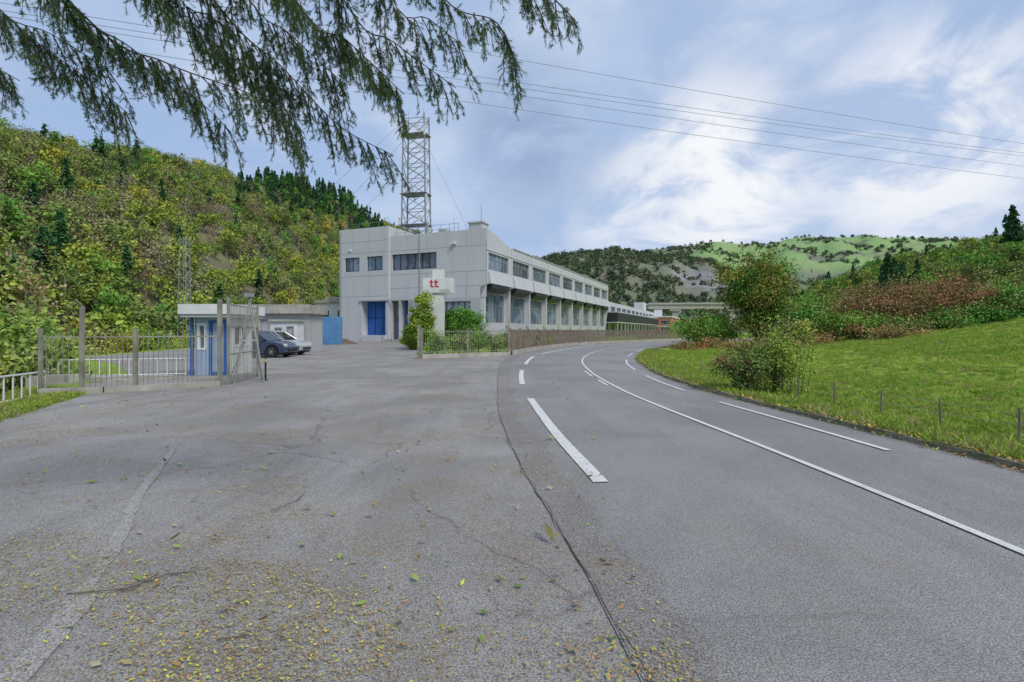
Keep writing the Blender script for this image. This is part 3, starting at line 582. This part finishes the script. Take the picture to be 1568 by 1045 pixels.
b.done('roof_equipment',parent=fac)
wing=empty('factory_rear_wing',(-4.1,66,0),TH); b=B()
wall(b,(-1.2,74.2),(0,1),112,0,9.7,[(4+i*9,11+i*9,6.9,8.5,'glass',5,.2,'metal') for i in range(12)]+[(4+i*9,10+i*9,.8,3.6,'glassb',4,.2,'metal') for i in range(12)],(1,0),'facade')
b.quad((-18,74.2,9.7),(-1.2,74.2,9.7),(-1.2,186,9.7),(-18,186,9.7),'roof'); b.quad((-18,186,0),(-1.2,186,0),(-1.2,186,9.7),(-18,186,9.7),'facade')
b.box(-1.17,3.2,75,178,3.6,3.8,'facade'); b.box(.6,3.2,75,178,3.8,6.25,'darkj'); b.box(-6,-2,158,164,9.7,13.2,'white'); b.box(-1.17,3.3,75,178,6.27,6.5,'facade')
for i in range(20): b.box(2.9,3.1,76+i*5.3,76.25+i*5.3,0,3.6,'facade2')
b.done('walls_and_canopy',parent=wing)
blk=empty('brick_warehouse',(66,212,0),TH); b=B()
wall(b,(0,0),(0,1),40,0,7,[(2+i*5,6+i*5,3.8,5.4,'glass',3,.2,'white') for i in range(7)],(1,0),'brick'); wall(b,(-14,0),(1,0),14,0,7,[(1+i*4.4,4.2+i*4.4,1.,2.8,'glass',3,.2,'white') for i in range(3)]+[(1+i*4.4,4.2+i*4.4,4.,5.6,'glass',3,.2,'white') for i in range(3)],(0,-1),'brick')
b.box(-14.3,.3,-.3,40,7,7.5,'white'); b.box(-14,-.0,-.06,-.01,3.05,3.4,'white'); b.box(.01,.06,0,40,3.05,3.4,'white'); b.box(-8,-5,8,12,7.5,10.5,'white'); b.done('walls',parent=blk)
b=B(); b.box(-4,150,0,9,12.2,14.4,'conc'); b.box(-4,150,-.6,-.003,14.4,15.3,'conc'); b.box(-4,150,9,9.5,14.4,15.3,'conc')
for x in (8,36,64,92,120): b.box(x,x+2.6,1.,8,-1,11.2,'conc'); b.box(x-1.4,x+4,.2,8.8,11.2,12.2,'conc')
b.done('road_viaduct',loc=(72,255,0),rz=math.radians(-4))
# ---------------------------------------------------------------- lattice mast on the roof
mst=empty('lattice_mast',(-14.6,78,13.),math.radians(-14)); b=B(); Ht=20.6
def hw(z): return 2.0-.3*z/Ht, 1.0-.1*z/Ht
lv=np.linspace(0,Ht,10); cs=[(-1,-1),(1,-1),(1,1),(-1,1)]
def cp(c,z): a,d=hw(z); return (c[0]*a,c[1]*d,z)
for c in cs: b.bar(cp(c,0),cp(c,Ht+.6),.26,'mast')
for i in range(9):
    z0,z1=lv[i],lv[i+1]
    for j in range(4):
        c,d=cs[j],cs[(j+1)%4]; b.bar(cp(c,z1),cp(d,z1),.12,'mast')
        a=cp(c,z0);e=cp(d,z0);f=cp(c,z1);g=cp(d,z1)
        b.bar(a,g,.12,'mast')
        if j%2==0: b.bar(e,f,.12,'mast')
for z in (4.5,9.2,18.2):
    a,d=hw(z); b.box(-a-.25,a+.25,-d-.4,d+.25,z,z+.07,'mast'); b.bar((-a-.25,-d-.4,z+1.),(a+.25,-d-.4,z+1.),.05,'mast')
for (x,y,z,h) in ((-2.0,-1.2,17.8,1.8),(1.9,-1.2,17.8,1.8),(.7,-1.3,18.2,1.6),(2.2,-1.2,8,1.2),(-2.2,-1.2,4.6,1.3),(-1.2,-1.3,9.4,1.4)): b.box(x-.13,x+.13,y-.1,y+.1,z,z+h*.8,'white')
for x in (-1.3,1.2): b.tube((x,0,Ht),(x,0,Ht+1.6),.05,.03,'mast')
b.tube((1.2,-1.4,5.4),(1.2,-1.1,5.4),.42,.42,'white',14); b.tube((2.4,-1.2,2.4),(2.4,-.9,2.4),.4,.4,'white',12); b.tube((2.9,-1.2,3.6),(2.9,-.9,3.6),.3,.3,'white',12)
b.done('lattice',parent=mst)
b=B()
for c,e in (((1.9,-1,17.),(10.5,-6,2.)),((-1.9,-1,17.),(-17,-4,1.)),((-1.9,-1,12.5),(-15,-3,.5)),((-1.9,-1,20),(-22,-6,1.))): b.tube(c,e,.022,.022,'cable',4)
b.done('guy_wires',parent=mst)
b=B(); px_,py_=-39.,61.
for i in range(14):
    z0=-5+i*1.27; z1=z0+1.27; w0=.62-.02*i; w1=.6-.02*i
    for c,d in zip(cs,cs[1:]+cs[:1]):
        b.bar((px_+c[0]*w0,py_+c[1]*w0,z0),(px_+c[0]*w1,py_+c[1]*w1,z1),.08,'metal'); b.bar((px_+c[0]*w0,py_+c[1]*w0,z0),(px_+d[0]*w1,py_+d[1]*w1,z1),.05,'metal')
b.bar((px_-1.1,py_,12),(px_+1.1,py_,12),.08,'metal'); b.done('lattice_pylon')
for i,(zl,zr) in enumerate(((19.9,20.),(18.3,19.1),(18.1,18.95),(17.5,17.8),(16.6,16.6))):
    b=B(); p0=Vector((-90,5.2,0)); p1=Vector((130,75.6,0)); pp=None; n=60; off=(0,0,.35,0,0)[i]
    for j in range(n+1):
        t=j/n; q=p0.lerp(p1,t); tt=(q.x+6.3)/56.3; q.z=zl+(zr-zl)*tt+4.*((t-.5)**2*4-.15)*.6; q.y+=off
        if pp: b.tube(pp,q,.014,.014,'cable',4)
        pp=q
    b.done('overhead_cable')
# ---------------------------------------------------------------- sign totem
sg=empty('factory_sign',(-6.0,42,0),math.radians(-4)); b=B(); b.box(-.5,.45,-.2,.2,0,6.55,'white'); b.box(-1.25,1.25,-.34,-.21,4.65,5.85,'white'); b.box(-1.25,1.25,.21,.34,4.65,5.85,'white'); b.box(-.7,.65,-.35,.35,0,.25,'conc')
for x in (-.62,-.24): b.box(x,x+.13,-.36,-.343,5.12,5.72,'red'); b.box(x-.08,x+.24,-.364,-.345,5.48,5.58,'red'); b.box(x+.1,x+.3,-.362,-.344,5.1,5.2,'red')
b.done('panel_and_column',parent=sg,bevel=.01)
tc=bpy.data.curves.new('lettering','FONT'); tc.body='ondo'; tc.size=.42; tc.extrude=.004; tc.materials.append(M['metal']); t=bpy.data.objects.new('lettering',tc); link(t,sg); t.location=(.12,-.352,4.72); t.rotation_euler=(math.radians(90),0,0)
def cyp(name,x,y,h,r,k,seed,leaf=.09,n=60,nl=110):
    b=B(); tree(b,x,y,0.,h,r,.15,n,nl,leaf,LM[k],seed,'bark',True,1,.3); b.done(name)
LM['cyp']=leafmat('leaf_golden_cypress',(.30,.38,.06),(.18,.28,.045),None,.8,g=G)
cyp('golden_cypress',-7.1,41,4.7,1.1,'cyp',401); cyp('golden_cypress',-7.7,43,3.6,1.0,'cyp',402); cyp('laurel_bush',-3.9,43.5,4.3,1.6,'gr',403); cyp('laurel_bush',-5.1,45,3.8,1.4,'gr',404)
cyp('laurel_bush',-9.0,47,1.9,1.0,'gr',405); cyp('round_shrub',-8.2,42,1.3,.8,'cyp',406,.07)
for i,(x,y) in enumerate([(-4.6,32),(-3.4,33.2),(-2.2,34),(-1.,35),(.1,37.5),(1.3,41),(-2.8,38),(2.6,45)]): cyp('hedge_shrub',x,y,1.3+.2*(i%3),1.0,'ol' if i%2 else 'gr',420+i,.06,30,80)
# ---------------------------------------------------------------- fences
def fence(name,pts,h,k,sp=.13,post=2.4,base=.25,bw=.022,pr=.05,z=0.,pk=None,bk='conc'):
    b=B(); P=cat(pts,.25) if len(pts)>2 else np.array([np.array(pts[0],float)+(np.array(pts[1],float)-np.array(pts[0],float))*t for t in np.linspace(0,1,40)])
    s=np.r_[0,np.cumsum(np.linalg.norm(np.diff(P,axis=0),axis=1))]; L=s[-1]
    def at(t): return (float(np.interp(t,s,P[:,0])),float(np.interp(t,s,P[:,1])))
    t=0
    while t<L: x,y=at(t); b.tube((x,y,z+base),(x,y,z+h),bw/2,bw/2,k,4); t+=sp
    n=max(1,int(round(L/post)))
    for i in range(n+1): x,y=at(L*i/n); b.box(x-pr,x+pr,y-pr,y+pr,z,z+h+.1,pk or k)
    m=max(2,int(L/1.2))
    for i in range(m):
        a=at(L*i/m);c=at(L*(i+1)/m)
        for zz in (base+.12,h-.12): b.tube((a[0],a[1],z+zz),(c[0],c[1],z+zz),.022,.022,k,4)
        if bk:
            d=Vector((c[0]-a[0],c[1]-a[1],0)).normalized(); nn=Vector((-d.y,d.x,0))*.11; vs=[]
            for zz in(0,base): vs+=[(a[0]-nn.x,a[1]-nn.y,z+zz),(c[0]-nn.x,c[1]-nn.y,z+zz),(c[0]+nn.x,c[1]+nn.y,z+zz),(a[0]+nn.x,a[1]+nn.y,z+zz)]
            b.add(vs,[(0,1,5,4),(2,3,7,6),(4,5,6,7)],bk)
    return b.done(name)
fence('entrance_railing',[(-5.05,28.6),(-.2,32.2)],1.65,'fence',.12,2.6)
fence('roadside_fence',[(-.1,32.6),(1.4,39),(4.9,50),(9.8,60),(16.,68.6),(26,81),(40,93)],1.65,'rust',.10,3.,.3,.04)
b=B(); b.box(-.26,-.14,32.35,32.47,0,3.2,'conc'); b.box(-.3,-.1,32.3,32.52,0,.4,'conc'); b.done('gate_post')
b=B(); b.box(-5.27,-5.13,28.53,28.67,0,1.8,'fence'); b.box(-5.3,-5.1,28.5,28.7,1.8,1.86,'fence'); b.done('gate_post')
fence('boundary_fence',[(-11.6,12.6),(-10.2,13.2),(-8.35,14.6)],1.55,'fence',.11,1.6,.16,.018,.035,0.,'fence','conc')
b=B(); b.box(-10.86,-10.78,12.85,12.93,0,2.2,'fence'); b.box(-8.48,-8.38,14.72,14.82,0,2.5,'fence'); b.bar((-10.82,12.89,2.2),(-10.82,12.7,2.35),.05,'fence'); b.done('fence_post')
gt_=B(); a=Vector((-8.25,14.9,0)); c=Vector((-8.75,17.6,0))
for i in range(22): p=a.lerp(c,i/21); gt_.bar((p.x,p.y,.1),(p.x,p.y,2.35),.018,'fence')
for z in (.1,.9,1.7,2.35): gt_.bar((a.x,a.y,z),(c.x,c.y,z),.05,'fence')
gt_.bar((a.x,a.y,0),(a.x,a.y,2.55),.1,'fence'); gt_.bar((c.x,c.y,0),(c.x,c.y,2.5),.08,'fence'); gt_.bar((a.x,a.y,.1),(c.x,c.y,2.35),.04,'fence'); gt_.done('entrance_gate')
b=B(); top=(-7.9,15.4,2.65)
for p in ((-8.25,15.2,0),(-7.55,15.6,0),(-7.95,16.3,0)): b.tube(p,(top[0]+(p[0]+7.9)*-.1,top[1],top[2]),.035,.03,'metal',6)
b.bar((-8.05,15.3,1.3),(-7.72,15.5,1.3),.05,'metal'); b.box(-8.,-7.8,15.3,15.5,2.6,2.72,'metal'); b.done('gate_frame')
b=B(); b.tube((-7.75,16.1,0),(-7.75,16.1,.85),.03,.03,'black',10); b.tube((-7.75,16.1,.6),(-7.75,16.1,.70),.033,.033,'yellow',10); b.tube((-7.75,16.1,0),(-7.75,16.1,.04),.08,.06,'black',10); b.done('bollard')
def railing(name,a,c,zb,zt):
    b=B(); a=Vector(a);c=Vector(c);L=(c-a).length; n=int(L/.28)
    for i in range(n+1): p=a.lerp(c,i/n); b.tube((p.x,p.y,zb),(p.x,p.y,zt),.02,.02,'white',5)
    for z in (zt,zt*.55+zb*.45): b.tube((a.x,a.y,z),(c.x,c.y,z),.025,.025,'white',5)
    b.done(name)
railing('bridge_railing',(-11.3,9.6,0),(-12.2,13.4,0),-.8,.52); railing('bridge_railing',(-15.4,17,0),(-11.6,18.2,0),-.6,.6)
b=B()
for i in range(7): t=i/6; x=-15.4+4.*t; b.box(x,x+.55,16.2,16.5,-.6,.1+.1*math.sin(t*6),'conc')
b.box(-15.6,-11.2,16.5,17.0,-.8,.12,'conc'); b.done('stone_parapet')
# ---------------------------------------------------------------- gatehouse and sheds
gh=empty('gatehouse',(-10.6,19.2,0)); b=B()
wall(b,(-.55,-1.2),(1,0),1.2,0,2.05,[(.08,.42,.9,1.85,'glass',1,.06,'white'),(.5,1.12,0.05,1.95,'palebl',1,.05,'blue')],(0,-1),'palebl'); wall(b,(.65,-1.2),(0,1),1.6,0,2.05,[(.3,1.3,1.,1.85,'glass',2,.06,'white')],(1,0),'white')
b.quad((-.55,-1.2,0),(-.55,.4,0),(-.55,.4,2.05),(-.55,-1.2,2.05),'palebl'); b.quad((-.55,.4,0),(.65,.4,0),(.65,.4,2.05),(-.55,.4,2.05),'palebl')
b.box(-.82,.9,-1.6,.75,2.05,2.16,'facade2'); b.box(-.86,.95,-1.65,.8,2.16,2.5,'white'); b.box(-.66,-.57,-1.3,-1.22,0,2.05,'blue'); b.done('booth',parent=gh)
sh=empty('low_storehouse',(-18.2,37.,0)); b=B(); wall(b,(-3.,0),(1,0),6.4,0,2.8,[(.5,2.4,1.1,2.2,'glass',3),(3.,5.2,.05,2.4,'facade2',4,.1,'joint')],(0,-1),'facade2')
b.quad((3.4,0,0),(3.4,3,0),(3.4,3,2.8),(3.4,0,2.8),'facade2'); b.box(-3.3,3.7,-.4,3.3,2.8,3.45,'conc'); b.done('walls_and_roof',parent=sh)
sd=empty('white_shed',(-16.,35.2,0)); b=B(); wall(b,(-.6,0),(1,0),1.8,0,2.2,[(.25,.8,1.,1.8,'glassb',2,.08,'metal'),(1.1,1.6,0.05,1.9,'facade2',1,.05,'metal')],(0,-1),'white'); b.quad((1.2,0,0),(1.2,1.2,0),(1.2,1.2,2.2),(1.2,0,2.2),'white'); b.box(-.72,1.35,-.15,1.3,2.2,2.35,'conc'); b.done('walls_and_roof',parent=sd)
M['blue2']=pm('light_blue_sheet',(.12,.29,.52),(.10,.23,.43),.6,.5,streak=.3)
b=B(); b.box(-22.6,-19.2,57,58.,0,3.1,'blue2')
for i in range(17): b.box(-22.6+i*.2,-22.5+i*.2,56.94,56.998,.1,3.,'blue2')
b.done('blue_container')
wh=empty('white_house',(-28.5,82,0)); b=B(); wall(b,(-3,0),(1,0),6,0,6.,[(1,2.2,3.6,4.8,'glass',2),(3.6,4.8,3.6,4.8,'glass',2)],(0,-1),'white'); b.quad((3,0,0),(3,7,0),(3,7,6),(3,0,6),'white'); b.prism([(-3.4,6),(3.4,6),(0,7.0)],-.4,7.4,'conc'); b.box(2.3,4.2,3,5,0,8.4,'facade'); b.done('walls_and_roof',parent=wh)
b=B(); b.tube((-21.5,60,0.),(-21.5,60,.9),2.6,.5,'mud',14); b.tube((-19.6,59.6,0.),(-19.6,59.6,.6),1.7,.3,'mud',12); b.done('earth_mound')
# ---------------------------------------------------------------- cars
def car(name,loc,rz,pk):
    e=empty(name,loc,rz); b=B(); rw=.34
    def arch(cx): return [(cx+.40*math.cos(a),.33+.40*math.sin(a)) for a in np.linspace(math.pi,0,9)]
    low=[(-2.1,.32),(-2.16,.55),(-2.1,.86),(-1.98,1.0),(-.9,1.02),(.75,1.0),(1.5,.93),(2.0,.80),(2.14,.6),(2.12,.30),(1.76,.24)]+arch(1.33)[::-1]+[(.9,.2),(-.85,.2)]+arch(-1.28)[::-1]+[(-1.7,.26)]
    b.prism(low,-.88,.88,pk); o=b.done('body',parent=e,bevel=.06)
    b=B(); lo=[(-2.0,.99),(-1.85,1.42),(-1.2,1.55),(.0,1.54),(.35,1.46),(1.05,.99)]; n=len(lo); v=[]
    for sgn,f in ((-1,0),(1,0)):
        for x,z in lo: w=.83-.17*(z-.99)/.55; v.append((x,sgn*w,z))
    b.add(v,[tuple(range(n)),tuple(range(n,2*n))[::-1]]+[((i+1)%n,i,n+i,n+(i+1)%n) for i in range(n)],'carglass')
    for sgn in (-1,1):
        def q(x,z): return (x,sgn*(.845-.17*(z-.99)/.55),z)
        for (xa,za),(xc,zc) in zip(lo[:-1],lo[1:]): b.tube(q(xa,za),q(xc,zc),.035,.035,pk,6)
        b.tube(q(-.25,1.),q(-.3,1.54),.03,.03,'black',4); b.tube(q(-1.25,1.),q(-1.35,1.53),.045,.045,pk,4); b.tube(q(-1.9,1.59),q(.1,1.57),.018,.018,'metal',4)
        b.box(.72,.92,sgn*.93-.07,sgn*.93+.07,1.0,1.13,pk)
        b.box(-2.17,-2.02,sgn*.72-.12,sgn*.72+.12,.8,1.0,'lightred'); b.box(1.93,2.1,sgn*.68-.14,sgn*.68+.14,.66,.80,'lamp')
        for x in (.1,-1.): b.box(x,x+.14,sgn*.885-.012,sgn*.885+.012,.84,.87,'metal')
    v=[(-1.86,-.68,1.43),(-1.86,.68,1.43),(-1.2,-.655,1.57),(-1.2,.655,1.57),(0.02,-.655,1.56),(.02,.655,1.56),(.36,-.68,1.47),(.36,.68,1.47)]
    b.add(v,[(0,2,3,1),(2,4,5,3),(4,6,7,5)],pk); b.box(2.1,2.17,-.5,.5,.36,.5,'black'); b.box(-2.19,-2.13,-.26,.26,.6,.72,'white'); b.box(-1.9,1.95,-.84,.84,.17,.3,'black')
    b.done('cabin',parent=e)
    for i,(x,y) in enumerate(((1.33,-.8),(1.33,.8),(-1.28,-.8),(-1.28,.8))):
        b=B(); b.tube((x,y-.1,rw),(x,y+.1,rw),rw,rw,'tire',24); s=-.105 if y<0 else .105; b.tube((x,y,rw),(x,y+s,rw),.22,.22,'black',16)
        for k in range(6): a=k*math.pi/3; b.tube((x,y+s*1.05,rw),(x+.21*math.cos(a),y+s*1.05,rw+.21*math.sin(a)),.028,.022,'rim',4)
        b.done('wheel_%d'%i,parent=e)
car('parked_car',(-15.1,30.4,.012),math.radians(-4),M['carblue']); car('parked_car',(-15.4,33.2,.012),math.radians(-3),M['carsil'])
b=B(); prev=None
for i,y in enumerate((6.2,7.4,8.6,9.8,11.,12.2,14.2,16.5,19)):
    x=float(redge(y))+1.75; z=H_(x,y); b.tube((x,y,z-.05),(x+.02*rng.randn(),y,z+.5),.018,.016,'rust',5)
    if prev:
        for dz in (0,-.17): b.tube((prev[0],prev[1],prev[2]+dz),(x,y,z+.42+dz),.003,.003,'metal',3)
    prev=(x,y,z+.42)
b.done('field_fence')
# ---------------------------------------------------------------- light, sky, camera
w=bpy.data.worlds.new('World'); scene.world=w; w.use_nodes=True; nt=w.node_tree; bg=nt.nodes['Background']; bg.inputs[1].default_value=.108
SE_=math.radians(48); SA=math.radians(140)
sky=N(nt,'ShaderNodeTexSky',sky_type='NISHITA'); sky.sun_disc=False; sky.sun_elevation=SE_; sky.sun_rotation=SA; sky.ozone_density=1.5; sky.dust_density=1.
tc=N(nt,'ShaderNodeTexCoord'); sx=N(nt,'ShaderNodeSeparateXYZ'); nt.links.new(tc.outputs['Generated'],sx.inputs[0])
zz=math2(nt,'ADD',math2(nt,'MAXIMUM',sx.outputs['Z'],0.),.3); cb=N(nt,'ShaderNodeCombineXYZ')
nt.links.new(math2(nt,'DIVIDE',sx.outputs['X'],zz),cb.inputs[0]); nt.links.new(math2(nt,'DIVIDE',sx.outputs['Y'],zz),cb.inputs[1])
v=cb.outputs[0]
base=mix(nt,.75,sky.outputs[0],(3.4,4.9,7.8))
n1=noise(nt,v,1.1,9,.55,.35); n2=noise(nt,v,2.8,9,.6,.5); n3=noise(nt,v,.8,5,.5,.2)
col=mix(nt,ramp(nt,n1,.38,.64,.15,.95),base,(4.9,5.9,7.7))
col=mix(nt,ramp(nt,n2,.48,.72,0,.55),col,(6.9,7.4,8.4))
col=mix(nt,ramp(nt,n3,.48,.62,0,.55),col,(3.6,4.6,6.5))
def glow(d,a,c_,amt):
    global col
    d=Vector(d).normalized(); dp=N(nt,'ShaderNodeVectorMath',operation='DOT_PRODUCT'); nt.links.new(tc.outputs['Generated'],dp.inputs[0]); dp.inputs[1].default_value=d
    g=math2(nt,'MULTIPLY',ramp(nt,dp.outputs['Value'],a,1.,0,1),ramp(nt,n2,.36,.58,.15,1)); col=mix(nt,math2(nt,'MULTIPLY',g,amt),col,c_)
glow((.40,1,.30),.98,(8.9,9.0,9.2),.95); glow((.8,1,.375),.98,(8.8,8.9,9.1),.9); glow((.26,1,.22),.985,(8.0,8.3,8.8),.6); glow((.03,1,.40),.988,(2.6,3.6,5.6),.85)
nt.links.new(col,bg.inputs[0])
l=bpy.data.lights.new('sun','SUN'); l.energy=2.5; l.angle=math.radians(20); l.color=(1,.95,.87); so=bpy.data.objects.new('sun',l); link(so)
dv=Vector((math.sin(SA)*math.cos(SE_),math.cos(SA)*math.cos(SE_),math.sin(SE_))); so.rotation_euler=dv.to_track_quat('Z','Y').to_euler()
cm=bpy.data.cameras.new('camera'); cm.lens=18; cm.sensor_width=36; cm.shift_y=-.0105; cm.clip_end=6000; cm.clip_start=.05
co=bpy.data.objects.new('camera',cm); link(co); co.location=(0,0,1.6); co.rotation_euler=(math.radians(90),0,0); scene.camera=co
